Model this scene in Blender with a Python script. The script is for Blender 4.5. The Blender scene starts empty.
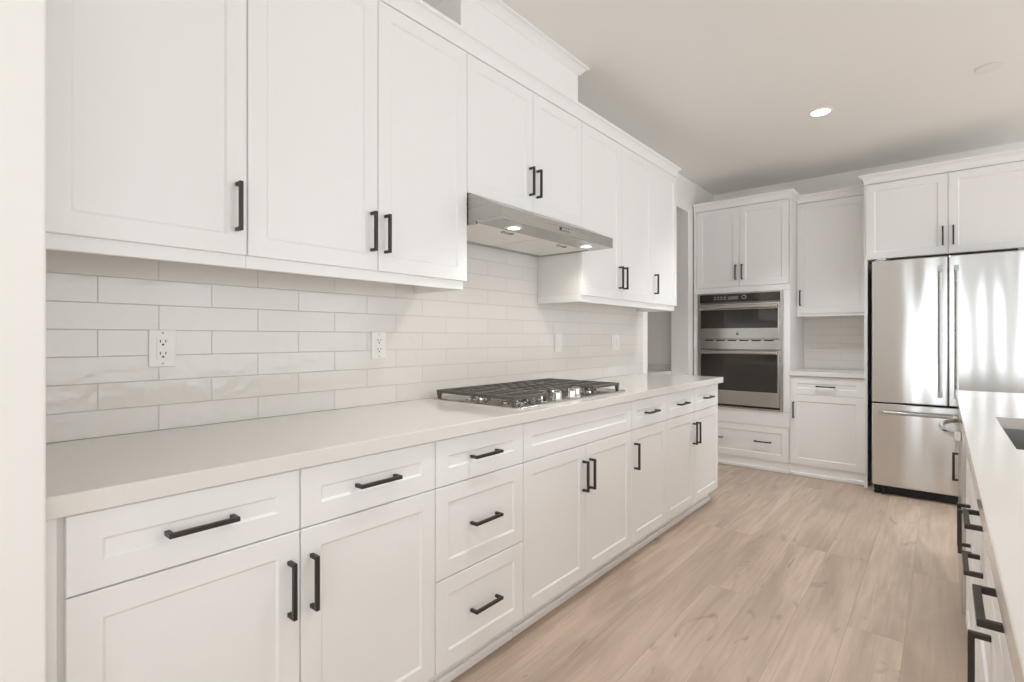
import bpy, bmesh, math, random
from mathutils import Vector, Matrix
random.seed(7)
C = bpy.context.scene.collection
S = bpy.context.scene

# ------------------------------------------------------------------ camera
CX, CY, CZ, YAW, F = 1.8959, 0.0, 1.2064, 39.92, 514.27
cam_d = bpy.data.cameras.new('camera')
cam = bpy.data.objects.new('camera', cam_d); C.objects.link(cam)
cam.location = (CX, CY, CZ)
cam.rotation_euler = (math.radians(90), 0, math.radians(YAW))
cam_d.sensor_fit = 'HORIZONTAL'; cam_d.sensor_width = 36.0
cam_d.lens = F / 1024 * 36.0
cam_d.shift_y = (337.7 - 341.0) / 1024.0
cam_d.clip_start = 0.02
S.camera = cam

# ------------------------------------------------------------------ world, daylight, exposure
S.view_settings.view_transform = 'Standard'
S.view_settings.look = 'None'
S.view_settings.gamma = 1.0
S.view_settings.use_curve_mapping = False
S.view_settings.exposure = 0.05
w = bpy.data.worlds.new('world'); S.world = w; w.use_nodes = True
w.node_tree.nodes['Background'].inputs[0].default_value = (0.96, 0.98, 1.0, 1)
w.node_tree.nodes['Background'].inputs[1].default_value = 1.6
S.cycles.use_denoising = True
S.cycles.max_bounces = 14
S.cycles.diffuse_bounces = 10
S.cycles.glossy_bounces = 5

def area(name, loc, rot, sx, sy, power, col=(0.815, 0.918, 1.0)):
    l = bpy.data.lights.new(name, 'AREA'); l.shape = 'RECTANGLE'; l.size = sx; l.size_y = sy
    l.energy = power; l.color = col
    o = bpy.data.objects.new(name, l); C.objects.link(o); o.location = loc; o.rotation_euler = rot
    return o
R90 = math.radians(90)
# daylight standing just outside the glass doors behind the camera and the windows of the right wall
area('daylight_back_window', (2.9, -4.22, 1.15), (R90, 0, 0), 3.0, 2.25, 57)
area('daylight_glass_door', (6.22, -2.0, 1.02), (R90, 0, R90), 2.6, 2.0, 36)
area('daylight_right_window', (6.22, 2.9, 1.35), (R90, 0, R90), 5.0, 2.3, 50)
bounce_sun_d = bpy.data.lights.new('bounce_sun', 'SUN'); bounce_sun_d.energy = 5.0; bounce_sun_d.angle = math.radians(1.0); bounce_sun_d.color = (0.90, 0.96, 1.0)
bounce_sun = bpy.data.objects.new('bounce_sun', bounce_sun_d); C.objects.link(bounce_sun); bounce_sun.location = (9, 3, 6)
bounce_sun.rotation_euler = Vector((-0.55, 0.12, -0.83)).to_track_quat('-Z', 'Y').to_euler()   # added: its bounce off the floor outside the frame brightens the ceiling

# ------------------------------------------------------------------ materials
def new_mat(name):
    m = bpy.data.materials.new(name); m.use_nodes = True
    nt = m.node_tree
    return m, nt, nt.nodes['Principled BSDF']
def nd(nt, t, **kw):
    n = nt.nodes.new(t)
    for k, v in kw.items(): setattr(n, k, v)
    return n
def paint(name, col, rough, bump=0.0, scale=60, var=0.02):
    m, nt, b = new_mat(name)
    tc = nd(nt, 'ShaderNodeTexCoord')
    no = nd(nt, 'ShaderNodeTexNoise'); no.inputs['Scale'].default_value = scale; no.inputs['Detail'].default_value = 4
    nt.links.new(tc.outputs['Object'], no.inputs['Vector'])
    mx = nd(nt, 'ShaderNodeMix', data_type='RGBA')
    mx.inputs[6].default_value = (*[c * (1 - var) for c in col], 1); mx.inputs[7].default_value = (*[min(1, c * (1 + var)) for c in col], 1)
    nt.links.new(no.outputs['Fac'], mx.inputs[0]); nt.links.new(mx.outputs[2], b.inputs['Base Color'])
    b.inputs['Roughness'].default_value = rough
    if bump:
        bp = nd(nt, 'ShaderNodeBump'); bp.inputs['Strength'].default_value = bump; bp.inputs['Distance'].default_value = 0.002
        nt.links.new(no.outputs['Fac'], bp.inputs['Height']); nt.links.new(bp.outputs['Normal'], b.inputs['Normal'])
    return m
def metal(name, col, rough, bump=0.0, scale=(3, 3, 1.2), dist=0.01, metallic=1.0):
    m, nt, b = new_mat(name)
    b.inputs['Base Color'].default_value = (*col, 1); b.inputs['Metallic'].default_value = metallic
    tc = nd(nt, 'ShaderNodeTexCoord'); mp = nd(nt, 'ShaderNodeMapping'); mp.inputs['Scale'].default_value = scale
    nt.links.new(tc.outputs['Object'], mp.inputs['Vector'])
    no = nd(nt, 'ShaderNodeTexNoise'); no.inputs['Scale'].default_value = 1.0; no.inputs['Detail'].default_value = 1.0
    nt.links.new(mp.outputs['Vector'], no.inputs['Vector'])
    mr = nd(nt, 'ShaderNodeMapRange'); mr.inputs['To Min'].default_value = rough * 0.9; mr.inputs['To Max'].default_value = rough * 1.1
    nt.links.new(no.outputs['Fac'], mr.inputs['Value']); nt.links.new(mr.outputs['Result'], b.inputs['Roughness'])
    if bump:
        bp = nd(nt, 'ShaderNodeBump'); bp.inputs['Strength'].default_value = bump; bp.inputs['Distance'].default_value = dist
        nt.links.new(no.outputs['Fac'], bp.inputs['Height']); nt.links.new(bp.outputs['Normal'], b.inputs['Normal'])
    return m
def tile_mat(name, axis):
    m, nt, b = new_mat(name)
    tc = nd(nt, 'ShaderNodeTexCoord'); sp = nd(nt, 'ShaderNodeSeparateXYZ'); cb = nd(nt, 'ShaderNodeCombineXYZ')
    nt.links.new(tc.outputs['Object'], sp.inputs[0])
    nt.links.new(sp.outputs['Y' if axis == 'Y' else 'X'], cb.inputs[0]); nt.links.new(sp.outputs['Z'], cb.inputs[1])
    mp = nd(nt, 'ShaderNodeMapping')
    mp.inputs['Location'].default_value = (0.1525 - 0.527 + 0.305 * 4, -0.9157 + 0.0785 * 2 , 0) if axis == 'Y' else (0.05, -0.9157 + 0.0785 * 2, 0)
    nt.links.new(cb.outputs[0], mp.inputs['Vector'])
    br = nd(nt, 'ShaderNodeTexBrick'); br.offset = 0.5; br.offset_frequency = 2
    br.inputs['Scale'].default_value = 1.0
    br.inputs['Brick Width'].default_value = 0.305; br.inputs['Row Height'].default_value = 0.0785
    br.inputs['Mortar Size'].default_value = 0.0017; br.inputs['Mortar Smooth'].default_value = 0.35; br.inputs['Bias'].default_value = 0
    br.inputs['Color1'].default_value = (0.735, 0.705, 0.67, 1); br.inputs['Color2'].default_value = (0.765, 0.735, 0.70, 1)
    br.inputs['Mortar'].default_value = (0.58, 0.55, 0.515, 1)
    nt.links.new(mp.outputs['Vector'], br.inputs['Vector']); nt.links.new(br.outputs['Color'], b.inputs['Base Color'])
    # each tile hand-made: soft waves on the glaze, cut grout lines
    no = nd(nt, 'ShaderNodeTexNoise'); no.inputs['Scale'].default_value = 26; no.inputs['Detail'].default_value = 1.5; no.inputs['Roughness'].default_value = 0.4
    nt.links.new(tc.outputs['Object'], no.inputs['Vector'])
    b1 = nd(nt, 'ShaderNodeBump'); b1.inputs['Strength'].default_value = 0.40; b1.inputs['Distance'].default_value = 0.005
    nt.links.new(no.outputs['Fac'], b1.inputs['Height'])
    inv = nd(nt, 'ShaderNodeMath', operation='SUBTRACT'); inv.inputs[0].default_value = 1.0
    nt.links.new(br.outputs['Fac'], inv.inputs[1])
    b2 = nd(nt, 'ShaderNodeBump'); b2.inputs['Strength'].default_value = 0.7; b2.inputs['Distance'].default_value = 0.0015
    nt.links.new(inv.outputs[0], b2.inputs['Height']); nt.links.new(b1.outputs['Normal'], b2.inputs['Normal'])
    nt.links.new(b2.outputs['Normal'], b.inputs['Normal'])
    mr = nd(nt, 'ShaderNodeMapRange'); mr.inputs['To Min'].default_value = 0.09; mr.inputs['To Max'].default_value = 0.6
    nt.links.new(br.outputs['Fac'], mr.inputs['Value']); nt.links.new(mr.outputs['Result'], b.inputs['Roughness'])
    return m
def floor_mat():
    m, nt, b = new_mat('oak_planks')
    tc = nd(nt, 'ShaderNodeTexCoord'); sp = nd(nt, 'ShaderNodeSeparateXYZ'); cb = nd(nt, 'ShaderNodeCombineXYZ')
    nt.links.new(tc.outputs['Object'], sp.inputs[0]); nt.links.new(sp.outputs['Y'], cb.inputs[0]); nt.links.new(sp.outputs['X'], cb.inputs[1])
    mp = nd(nt, 'ShaderNodeMapping'); mp.inputs['Location'].default_value = (20.3, 20.07, 0)
    nt.links.new(cb.outputs[0], mp.inputs['Vector'])
    br = nd(nt, 'ShaderNodeTexBrick'); br.offset = 0.37; br.offset_frequency = 3; br.squash = 1.0
    br.inputs['Scale'].default_value = 1.0; br.inputs['Brick Width'].default_value = 2.15; br.inputs['Row Height'].default_value = 0.19
    br.inputs['Mortar Size'].default_value = 0.0009; br.inputs['Mortar Smooth'].default_value = 0.3; br.inputs['Bias'].default_value = 0
    br.inputs['Color1'].default_value = (0.0, 0.0, 0.0, 1); br.inputs['Color2'].default_value = (1, 1, 1, 1); br.inputs['Mortar'].default_value = (0.5, 0.5, 0.5, 1)
    nt.links.new(mp.outputs['Vector'], br.inputs['Vector'])
    # plank-to-plank offset of the grain
    mul = nd(nt, 'ShaderNodeVectorMath', operation='SCALE'); mul.inputs['Scale'].default_value = 9.0
    nt.links.new(br.outputs['Color'], mul.inputs[0])
    add = nd(nt, 'ShaderNodeVectorMath', operation='ADD')
    nt.links.new(mp.outputs['Vector'], add.inputs[0]); nt.links.new(mul.outputs[0], add.inputs[1])
    def noise(scale, detail, dist=0.0, rough=0.55):
        s = nd(nt, 'ShaderNodeMapping'); s.inputs['Scale'].default_value = scale
        nt.links.new(add.outputs[0], s.inputs['Vector'])
        n = nd(nt, 'ShaderNodeTexNoise'); n.inputs['Scale'].default_value = 1; n.inputs['Detail'].default_value = detail
        n.inputs['Distortion'].default_value = dist; n.inputs['Roughness'].default_value = rough
        nt.links.new(s.outputs[0], n.inputs['Vector']); return n
    grain = noise((2.2, 42, 1), 5, 0.6); cloud = noise((1.1, 6.5, 1), 3, 0.8); knot = noise((3.2, 9, 1), 2, 1.6)
    tone = nd(nt, 'ShaderNodeValToRGB')
    e = tone.color_ramp.elements
    e[0].position = 0.0; e[0].color = (0.525, 0.410, 0.318, 1); e[1].position = 1.0; e[1].color = (0.65, 0.515, 0.41, 1)
    nt.links.new(br.outputs['Color'], tone.inputs[0])
    def mix(fac, a, col, blend='MIX', amt=1.0):
        mx = nd(nt, 'ShaderNodeMix', data_type='RGBA', blend_type=blend)
        nt.links.new(fac, mx.inputs[0]); nt.links.new(a, mx.inputs[6]); mx.inputs[7].default_value = (*col, 1)
        return mx.outputs[2]
    def rng(src, a, bb, lo, hi):
        mr = nd(nt, 'ShaderNodeMapRange'); mr.inputs['From Min'].default_value = a; mr.inputs['From Max'].default_value = bb
        mr.inputs['To Min'].default_value = lo; mr.inputs['To Max'].default_value = hi
        nt.links.new(src, mr.inputs['Value']); return mr.outputs['Result']
    c = mix(rng(cloud.outputs['Fac'], 0.38, 0.66, 0, 0.85), tone.outputs[0], (0.40, 0.31, 0.24))
    c = mix(rng(grain.outputs['Fac'], 0.42, 0.75, 0, 0.6), c, (0.37, 0.28, 0.212))
    c = mix(rng(knot.outputs['Fac'], 0.64, 0.76, 0, 0.6), c, (0.25, 0.175, 0.125))
    c = mix(rng(br.outputs['Fac'], 0, 1, 0, 0.6), c, (0.25, 0.18, 0.13))
    nt.links.new(c, b.inputs['Base Color'])
    b.inputs['Roughness'].default_value = 0.42
    bp = nd(nt, 'ShaderNodeBump'); bp.inputs['Strength'].default_value = 0.25; bp.inputs['Distance'].default_value = 0.0008
    nt.links.new(grain.outputs['Fac'], bp.inputs['Height']); nt.links.new(bp.outputs['Normal'], b.inputs['Normal'])
    return m
def emit_mat(name, col, s):
    m, nt, b = new_mat(name)
    b.inputs['Base Color'].default_value = (*col, 1); b.inputs['Emission Color'].default_value = (*col, 1); b.inputs['Emission Strength'].default_value = s
    return m

WHITE = paint('white_cabinet_lacquer', (0.85, 0.845, 0.835), 0.38, 0.02, 40, 0.008)
CARC = paint('white_carcass', (0.80, 0.79, 0.77), 0.5, 0, 40, 0.01)
WALL = paint('white_wall_paint', (0.85, 0.835, 0.812), 0.65, 0.06, 180, 0.012)
CEIL = paint('ceiling_paint', (0.87, 0.86, 0.84), 0.8, 0.08, 160, 0.012)
QUARTZ = paint('warm_white_quartz', (0.745, 0.72, 0.69), 0.10, 0, 120, 0.03)
PLATE = paint('white_plastic', (0.84, 0.82, 0.79), 0.35, 0, 50, 0.01)
BLACK = metal('matte_black_metal', (0.055, 0.049, 0.044), 0.40, 0, metallic=0.6)
SLOT = paint('dark_slot', (0.03, 0.028, 0.026), 0.6, 0, 40, 0.02)
STEEL = metal('brushed_stainless', (0.60, 0.585, 0.56), 0.24, 0.04, (2, 2, 220), 0.001)
FRIDGE = metal('polished_stainless_doors', (0.66, 0.66, 0.65), 0.16, 0.34, (4.6, 4.6, 0.8), 0.02)
FRIDGE.node_tree.nodes['Principled BSDF'].inputs['Anisotropic'].default_value = 0.85
FRIDGE.node_tree.nodes['Principled BSDF'].inputs['Anisotropic Rotation'].default_value = 0.25
HOODM = metal('hood_stainless', (0.44, 0.43, 0.41), 0.28, 0.015, (2, 2, 120), 0.0005)
STEELD = metal('dark_stainless', (0.30, 0.29, 0.275), 0.3, 0.03, (2, 2, 200), 0.001)
SINKM = metal('sink_stainless', (0.42, 0.41, 0.395), 0.36, 0.03, (2, 2, 200), 0.001)
CHROME = metal('chrome', (0.75, 0.74, 0.72), 0.12)
GLASS = metal('black_oven_glass', (0.042, 0.038, 0.033), 0.04, metallic=0.0)
IRON = paint('cast_iron', (0.105, 0.095, 0.084), 0.45, 0.25, 300, 0.15)
DARK = paint('black_recess', (0.012, 0.011, 0.010), 0.7, 0, 40, 0.02)
MESHM = metal('aluminium_mesh_filter', (0.86, 0.85, 0.83), 0.5, 0.2, (260, 260, 260), 0.0008, metallic=0.15)
LAMP = emit_mat('lit_lens', (1.0, 0.96, 0.9), 3.0)
GREYT = paint('grey_print', (0.32, 0.31, 0.30), 0.5, 0, 40, 0.02)
TILE_Y = tile_mat('glazed_subway_tile_long_wall', 'Y')
TILE_X = tile_mat('glazed_subway_tile_far_wall', 'X')
FLOOR = floor_mat()

# ------------------------------------------------------------------ mesh helpers
def box(bm, x0, x1, y0, y1, z0, z1):
    v = [bm.verts.new((x, y, z)) for z in (z0, z1) for y in (y0, y1) for x in (x0, x1)]
    for f in ((0, 2, 3, 1), (4, 5, 7, 6), (0, 1, 5, 4), (2, 6, 7, 3), (0, 4, 6, 2), (1, 3, 7, 5)):
        bm.faces.new([v[i] for i in f])
def cyl(bm, p, axis, r, h, n=20, r2=None):
    """cylinder from point p along axis (unit vector) of length h"""
    a = Vector(axis).normalized(); t = a.orthogonal().normalized(); u = a.cross(t); p = Vector(p); r2 = r if r2 is None else r2
    r0 = [bm.verts.new(p + (t * math.cos(2 * math.pi * k / n) + u * math.sin(2 * math.pi * k / n)) * r) for k in range(n)]
    r1 = [bm.verts.new(p + a * h + (t * math.cos(2 * math.pi * k / n) + u * math.sin(2 * math.pi * k / n)) * r2) for k in range(n)]
    for k in range(n): bm.faces.new((r0[k], r0[(k + 1) % n], r1[(k + 1) % n], r1[k]))
    bm.faces.new(r0[::-1]); bm.faces.new(r1)
def lathe(bm, c, axis, prof, n=24):
    """profile of (radius, height) pairs turned about an axis through c; open ends are capped"""
    a = Vector(axis).normalized(); t = a.orthogonal().normalized(); u = a.cross(t); c = Vector(c)
    rings = [[bm.verts.new(c + a * h + (t * math.cos(2 * math.pi * k / n) + u * math.sin(2 * math.pi * k / n)) * r) for k in range(n)] for r, h in prof]
    for i in range(len(rings) - 1):
        for k in range(n): bm.faces.new((rings[i][k], rings[i][(k + 1) % n], rings[i + 1][(k + 1) % n], rings[i + 1][k]))
    bm.faces.new(rings[0][::-1]); bm.faces.new(rings[-1])
def prism(bm, pts, a, bvec):
    """closed polygon pts (Vectors) swept by bvec"""
    p0 = [bm.verts.new(Vector(p) + Vector(a)) for p in pts]; p1 = [bm.verts.new(Vector(p) + Vector(a) + Vector(bvec)) for p in pts]
    n = len(pts)
    for k in range(n): bm.faces.new((p0[k], p0[(k + 1) % n], p1[(k + 1) % n], p1[k]))
    bm.faces.new(p0[::-1]); bm.faces.new(p1)
def loft(bm, loops, closed=False):
    """polygons of equal length joined one to the next; ends capped"""
    R = [[bm.verts.new(p) for p in l] for l in loops]; n = len(R[0])
    for i in range(len(R) - 1):
        for k in range(n): bm.faces.new((R[i][k], R[i][(k + 1) % n], R[i + 1][(k + 1) % n], R[i + 1][k]))
    bm.faces.new(R[0][::-1]); bm.faces.new(R[-1])
def tube(bm, pts, r, n=10):
    pts = [Vector(p) for p in pts]; loops = []
    ref = None
    for i, p in enumerate(pts):
        d = (pts[min(i + 1, len(pts) - 1)] - pts[max(i - 1, 0)]).normalized()
        t = d.orthogonal().normalized() if ref is None else (ref - d * ref.dot(d)).normalized()
        ref = t; u = d.cross(t)
        loops.append([p + (t * math.cos(2 * math.pi * k / n) + u * math.sin(2 * math.pi * k / n)) * r for k in range(n)])
    loft(bm, loops)
NB = lambda: bmesh.new()
def mk(name, bm, mat, parent=None, bevel=0.0, smooth=False, L=None, seg=2):
    """link a bmesh in world coordinates as ONE object; children keep the frame of their thing's root"""
    bmesh.ops.recalc_face_normals(bm, faces=bm.faces[:])
    if L is None:
        if parent is None:
            xs = [v.co.x for v in bm.verts]; ys = [v.co.y for v in bm.verts]; zs = [v.co.z for v in bm.verts]
            L = Vector(((min(xs) + max(xs)) / 2, (min(ys) + max(ys)) / 2, min(zs)))
        else:
            L = Vector(parent['_o'])
    bmesh.ops.translate(bm, verts=bm.verts[:], vec=-Vector(L))
    me = bpy.data.meshes.new(name); bm.to_mesh(me); bm.free(); me.materials.append(mat)
    o = bpy.data.objects.new(name, me); C.objects.link(o)
    if parent is None: o.location = L
    else: o.parent = parent
    o['_o'] = tuple(L)
    if bevel:
        b = o.modifiers.new('bevel', 'BEVEL'); b.width = bevel; b.segments = seg; b.limit_method = 'ANGLE'; b.angle_limit = math.radians(40)
        b.harden_normals = False
    if smooth:
        for p in me.polygons: p.use_smooth = True
        md = o.modifiers.new('split', 'EDGE_SPLIT'); md.split_angle = math.radians(35)
    return o
def tag(o, label, cat, group=None):
    o['label'] = label; o['category'] = cat
    if group: o['group'] = group
    return o
def thing(name, loc, label, cat, group=None):
    o = bpy.data.objects.new(name, None); C.objects.link(o); o.location = loc; o['_o'] = tuple(loc); o.empty_display_size = 0.1
    return tag(o, label, cat, group)
def struct(name, bm, mat, bevel=0.0):
    o = mk(name, bm, mat, bevel=bevel, L=(0, 0, 0)); o['kind'] = 'structure'; return o

# frames: (u along the run, d world coordinate of depth, outward sign)
class Frame:
    def __init__(s, kind): s.k = kind
    def p(s, u, d, z):          # d grows outward from the cabinet face
        return {'L': (d, u, z), 'F': (u, -d, z), 'I': (-d, u, z)}[s.k]
LEFT, FAR, ISL = Frame('L'), Frame('F'), Frame('I')
def fbox(bm, fr, u0, u1, d0, d1, z0, z1):
    a, b = fr.p(u0, d0, z0), fr.p(u1, d1, z1)
    box(bm, min(a[0], b[0]), max(a[0], b[0]), min(a[1], b[1]), max(a[1], b[1]), z0, z1)
def shaker(fr, u0, u1, z0, z1, d0, d1, st=0.055, rt=None, rec=0.0055, bev=0.006):
    """a shaker front: stiles and rails around a recessed panel, all one mesh"""
    rt = st if rt is None else rt
    bm = NB(); c = 0.0018
    def ring(a, b, d): return [bm.verts.new(fr.p(u, d, z)) for u, z in ((u0 + a, z0 + b), (u1 - a, z0 + b), (u1 - a, z1 - b), (u0 + a, z1 - b))]
    rs = [ring(0, 0, d0), ring(0, 0, d1 - c), ring(c, c, d1), ring(st, rt, d1), ring(st + bev, rt + bev, d1 - rec)]
    for a, b in zip(rs, rs[1:]):
        for k in range(4): bm.faces.new((a[k], a[(k + 1) % 4], b[(k + 1) % 4], b[k]))
    bm.faces.new(rs[0][::-1]); bm.faces.new(rs[-1])
    return bm
def pull(fr, u, z, d, vert, length=0.141, pr=0.034, t=0.0105):
    """square bar pull with two posts, one U-shaped mesh"""
    bm = NB(); h = length / 2
    if vert: prof = [(-h, 0), (-h, pr), (h, pr), (h, 0), (h - t, 0), (h - t, pr - t), (-h + t, pr - t), (-h + t, 0)]
    else: prof = [(-h, 0), (-h, pr), (h, pr), (h, 0), (h - t, 0), (h - t, pr - t), (-h + t, pr - t), (-h + t, 0)]
    f = lambda a, b, s: fr.p(u + s, d + b, z + a) if vert else fr.p(u + a, d + b, z + s)
    A = [bm.verts.new(f(a, b, -t / 2)) for a, b in prof]; B = [bm.verts.new(f(a, b, t / 2)) for a, b in prof]
    n = len(prof)
    for k in range(n): bm.faces.new((A[k], A[(k + 1) % n], B[(k + 1) % n], B[k]))
    for W in (A, B):
        bm.faces.new([W[0], W[1], W[6], W[7]]); bm.faces.new([W[1], W[2], W[5], W[6]]); bm.faces.new([W[2], W[3], W[4], W[5]])
    return bm
G = 0.0016   # half the gap between two fronts

def cabinet(name, fr, u0, u1, z0, z1, dback, dface, label, cat, group, fronts, toe=None, rail=None, ft=0.02, extra=None, panel_ends=(0, 0), ztop_body=None, hole=None):
    """fronts: list of (kind, u0, u1, z0, z1, [handles (u, z, vert)]); dface is the face of the fronts"""
    base = fr.p((u0 + u1) / 2, (dback + dface) / 2, 0 if toe else z0)
    r = thing(name, base, label, cat, group)
    bm = NB()
    if hole:
        hu0, hu1, hz0, hz1 = hole; db = dface - ft
        fbox(bm, fr, u0, hu0, dback, db, z0, z1); fbox(bm, fr, hu1, u1, dback, db, z0, z1)
        fbox(bm, fr, hu0, hu1, dback, db, z0, hz0); fbox(bm, fr, hu0, hu1, dback, db, hz1, z1)
        fbox(bm, fr, hu0, hu1, dback, dback + 0.02, hz0, hz1)
    else:
        fbox(bm, fr, u0 + 0.0005, u1 - 0.0005, dback, dface - ft, z0, z1)
    mk('body', bm, CARC, r, 0.001)
    if toe:
        bm = NB(); fbox(bm, fr, u0, u1 + panel_ends[1], dback + 0.1, toe, 0.0, z0)
        mk('toe_kick', bm, WHITE, r, 0.002)
        bm = NB(); fbox(bm, fr, u0, u1 + panel_ends[1], toe - 0.001, toe + 0.016, 0.0, 0.034); mk('shoe_molding', bm, WHITE, r, 0.008, seg=3)
    if rail:
        bm = NB(); fbox(bm, fr, u0, u1 - rail[2], rail[0] - 0.02, rail[0], rail[1], z0)
        if len(rail) > 3: fbox(bm, fr, u0, u0 + 0.018, dback, rail[0] - 0.02, rail[1], z0)
        if rail[2]: fbox(bm, fr, u1 - rail[2] - 0.02, u1 - rail[2], dback, rail[0] - 0.02, rail[1], z0)
        mk('light_rail', bm, WHITE, r, 0.002)
    for kind, a, b, c, d, hs in fronts:
        st = 0.055
        rt = 0.055 if d - c > 0.13 else 0.042
        if kind in ('slab', 'filler'):
            bm = NB(); fbox(bm, fr, a, b, dface - ft, dface, c, d); f = mk('face_frame' if kind == 'slab' else 'filler_strip', bm, WHITE, r, 0.0015)
        else:
            f = mk({'drawer': 'drawer', 'door': 'door', 'false': 'false_front'}[kind], shaker(fr, a + G, b - G, c + G, d - G, dface - ft, dface, st, rt), WHITE, r)
        for u, z, v in hs:
            h = mk('handle', pull(fr, u, z, dface, v), BLACK, f, 0.0012)
    return r

# ------------------------------------------------------------------ room shell
CH = 2.745
YB = 5.659                       # far wall
RX, BY = 6.1, -4.1               # right wall, wall behind the camera
bm = NB(); box(bm, -1.9, RX + 0.2, BY - 0.2, YB + 0.2, -0.1, 0.0); struct('floor', bm, FLOOR)
bm = NB(); box(bm, -1.9, RX + 0.2, BY - 0.2, YB + 0.2, CH, CH + 0.15); struct('ceiling', bm, CEIL)
DY0, DY1, DZ = 4.037, 4.934, 2.43   # doorway to the pantry in the long wall
bm = NB()
box(bm, -0.17, 0, BY, DY0, 0, CH); box(bm, -0.17, 0, DY1, YB + 0.15, 0, CH); box(bm, -0.17, 0, DY0, DY1, DZ, CH)
struct('wall_left', bm, WALL)
bm = NB(); box(bm, 0, 0.70, 0.03, 0.1665, 0, CH); struct('wall_wing', bm, WALL, 0.004)
bm = NB(); box(bm, 0, RX + 0.15, YB, YB + 0.15, 0, CH); struct('wall_far', bm, WALL)
# pantry behind the doorway
bm = NB(); box(bm, -1.85, -0.17, 5.02, 5.12, 0, CH); box(bm, -1.85, -1.75, 3.0, 5.02, 0, CH); box(bm, -1.85, -0.17, 2.9, 3.0, 0, CH); struct('wall_pantry', bm, WALL)
# right wall with a wide window opening, back wall with glass doors: both outside the frame
bm = NB()
box(bm, RX, RX + 0.15, BY, -3.3, 0, CH); box(bm, RX, RX + 0.15, -0.7, 0.35, 0, CH); box(bm, RX, RX + 0.15, -3.3, -0.7, 2.1, CH); box(bm, RX, RX + 0.15, 5.45, YB, 0, CH)
box(bm, RX, RX + 0.15, 0.35, 5.45, 0, 0.12); box(bm, RX, RX + 0.15, 0.35, 5.45, 2.55, CH); struct('wall_right', bm, WALL)
bm = NB()
box(bm, -0.17, 1.62, BY - 0.15, BY, 0, CH); box(bm, 2.47, 2.80, BY - 0.15, BY, 0, CH); box(bm, 4.4, RX + 0.15, BY - 0.15, BY, 0, CH)
box(bm, 1.4, 4.4, BY - 0.15, BY, 2.4, CH); struct('wall_back', bm, WALL)
bm = NB()
for x in (1.62, 2.40, 2.80, 3.55, 4.33):
    box(bm, x, x + 0.07, BY - 0.12, BY - 0.05, 0, 2.4)
box(bm, 1.4, 4.4, BY - 0.12, BY - 0.05, 2.33, 2.4); box(bm, 1.4, 4.4, BY - 0.12, BY - 0.05, 0.0, 0.08)
struct('door_1', bm, PLATE)
bm = NB()
for y in (-3.3, -2.03, -0.77): box(bm, RX + 0.04, RX + 0.1, y, y + 0.07, 0, 2.1)
box(bm, RX + 0.04, RX + 0.1, -3.3, -0.7, 2.03, 2.1); box(bm, RX + 0.04, RX + 0.1, -3.3, -0.7, 0, 0.08); struct('door_2', bm, PLATE)
bm = NB()
for y in (0.35, 2.05, 3.7, 5.38):
    box(bm, RX + 0.04, RX + 0.1, y, y + 0.07, 0.12, 2.55)
box(bm, RX + 0.04, RX + 0.1, 0.35, 5.45, 2.48, 2.55); box(bm, RX + 0.04, RX + 0.1, 0.35, 5.45, 0.12, 0.19)
struct('window_1', bm, PLATE)

# ------------------------------------------------------------------ measured lines of the long run
FX = 0.6307                      # face of the base fronts
ZS, ZD, ZT = 0.7133, 0.1033, 0.870
Y = [0.2020, 0.665, 1.1244, 1.583, 2.504, 2.953, 3.406, 3.873]
TOE = 0.562
WALLG = 0.010                    # backs stand just off the tile or wall
hz = (0.647 + 0.499) / 2         # centre of a base door pull
dz = (ZS + ZT) / 2
B = 'white shaker base cabinets along the long wall'
def hdl(u, z, v): return (u, z, v)
def base(name, a, b, label, fronts, **k):
    return cabinet(name, LEFT, a, b, ZD + 0.004, 0.8725, 0.003, FX, label, 'base cabinet', B, fronts, toe=TOE, **k)
m01 = (Y[0] + Y[1]) / 2; m12 = (Y[1] + Y[2]) / 2
base('base_cabinet', 0.168, Y[2], 'white base cabinet beside the left wall end, two drawers over a pair of doors',
     [('drawer', Y[0], Y[1], ZS, ZT, [hdl(m01, dz, False)]), ('drawer', Y[1], Y[2], ZS, ZT, [hdl(m12, dz, False)]),
      ('door', Y[0], Y[1], ZD, ZS, [hdl(Y[1] - 0.03, hz, True)]), ('door', Y[1], Y[2], ZD, ZS, [hdl(Y[1] + 0.03, hz, True)]),
      ('filler', 0.168, Y[0] - 0.011, ZD, 0.872, [])])
m23 = (Y[2] + Y[3]) / 2; zb = 0.406
base('base_cabinet', Y[2], Y[3], 'white cabinet with a stack of three drawers, just left of the cooktop',
     [('drawer', Y[2], Y[3], ZS, ZT, [hdl(m23, dz, False)]), ('drawer', Y[2], Y[3], zb, ZS, [hdl(m23, (zb + ZS) / 2, False)]),
      ('drawer', Y[2], Y[3], ZD, zb, [hdl(m23, (zb + ZD) / 2, False)])])
m34 = (Y[3] + Y[4]) / 2 + 0.004
base('base_cabinet', Y[3], Y[4], 'white base cabinet under the gas cooktop with a wide plain front over two doors',
     [('false', Y[3], Y[4], ZS, ZT, []), ('door', Y[3], m34, ZD, ZS, [hdl(m34 - 0.03, hz, True)]), ('door', m34, Y[4], ZD, ZS, [hdl(m34 + 0.03, hz, True)])])
m45 = (Y[4] + Y[5]) / 2
base('base_cabinet', Y[4], Y[5], 'narrow white base cabinet right of the cooktop, one drawer over one door',
     [('drawer', Y[4], Y[5], ZS, ZT, [hdl(m45, dz, False)]), ('door', Y[4], Y[5], ZD, ZS, [hdl(Y[4] + 0.03, hz, True)])])
m56 = (Y[5] + Y[6]) / 2; m67 = (Y[6] + Y[7]) / 2
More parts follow.
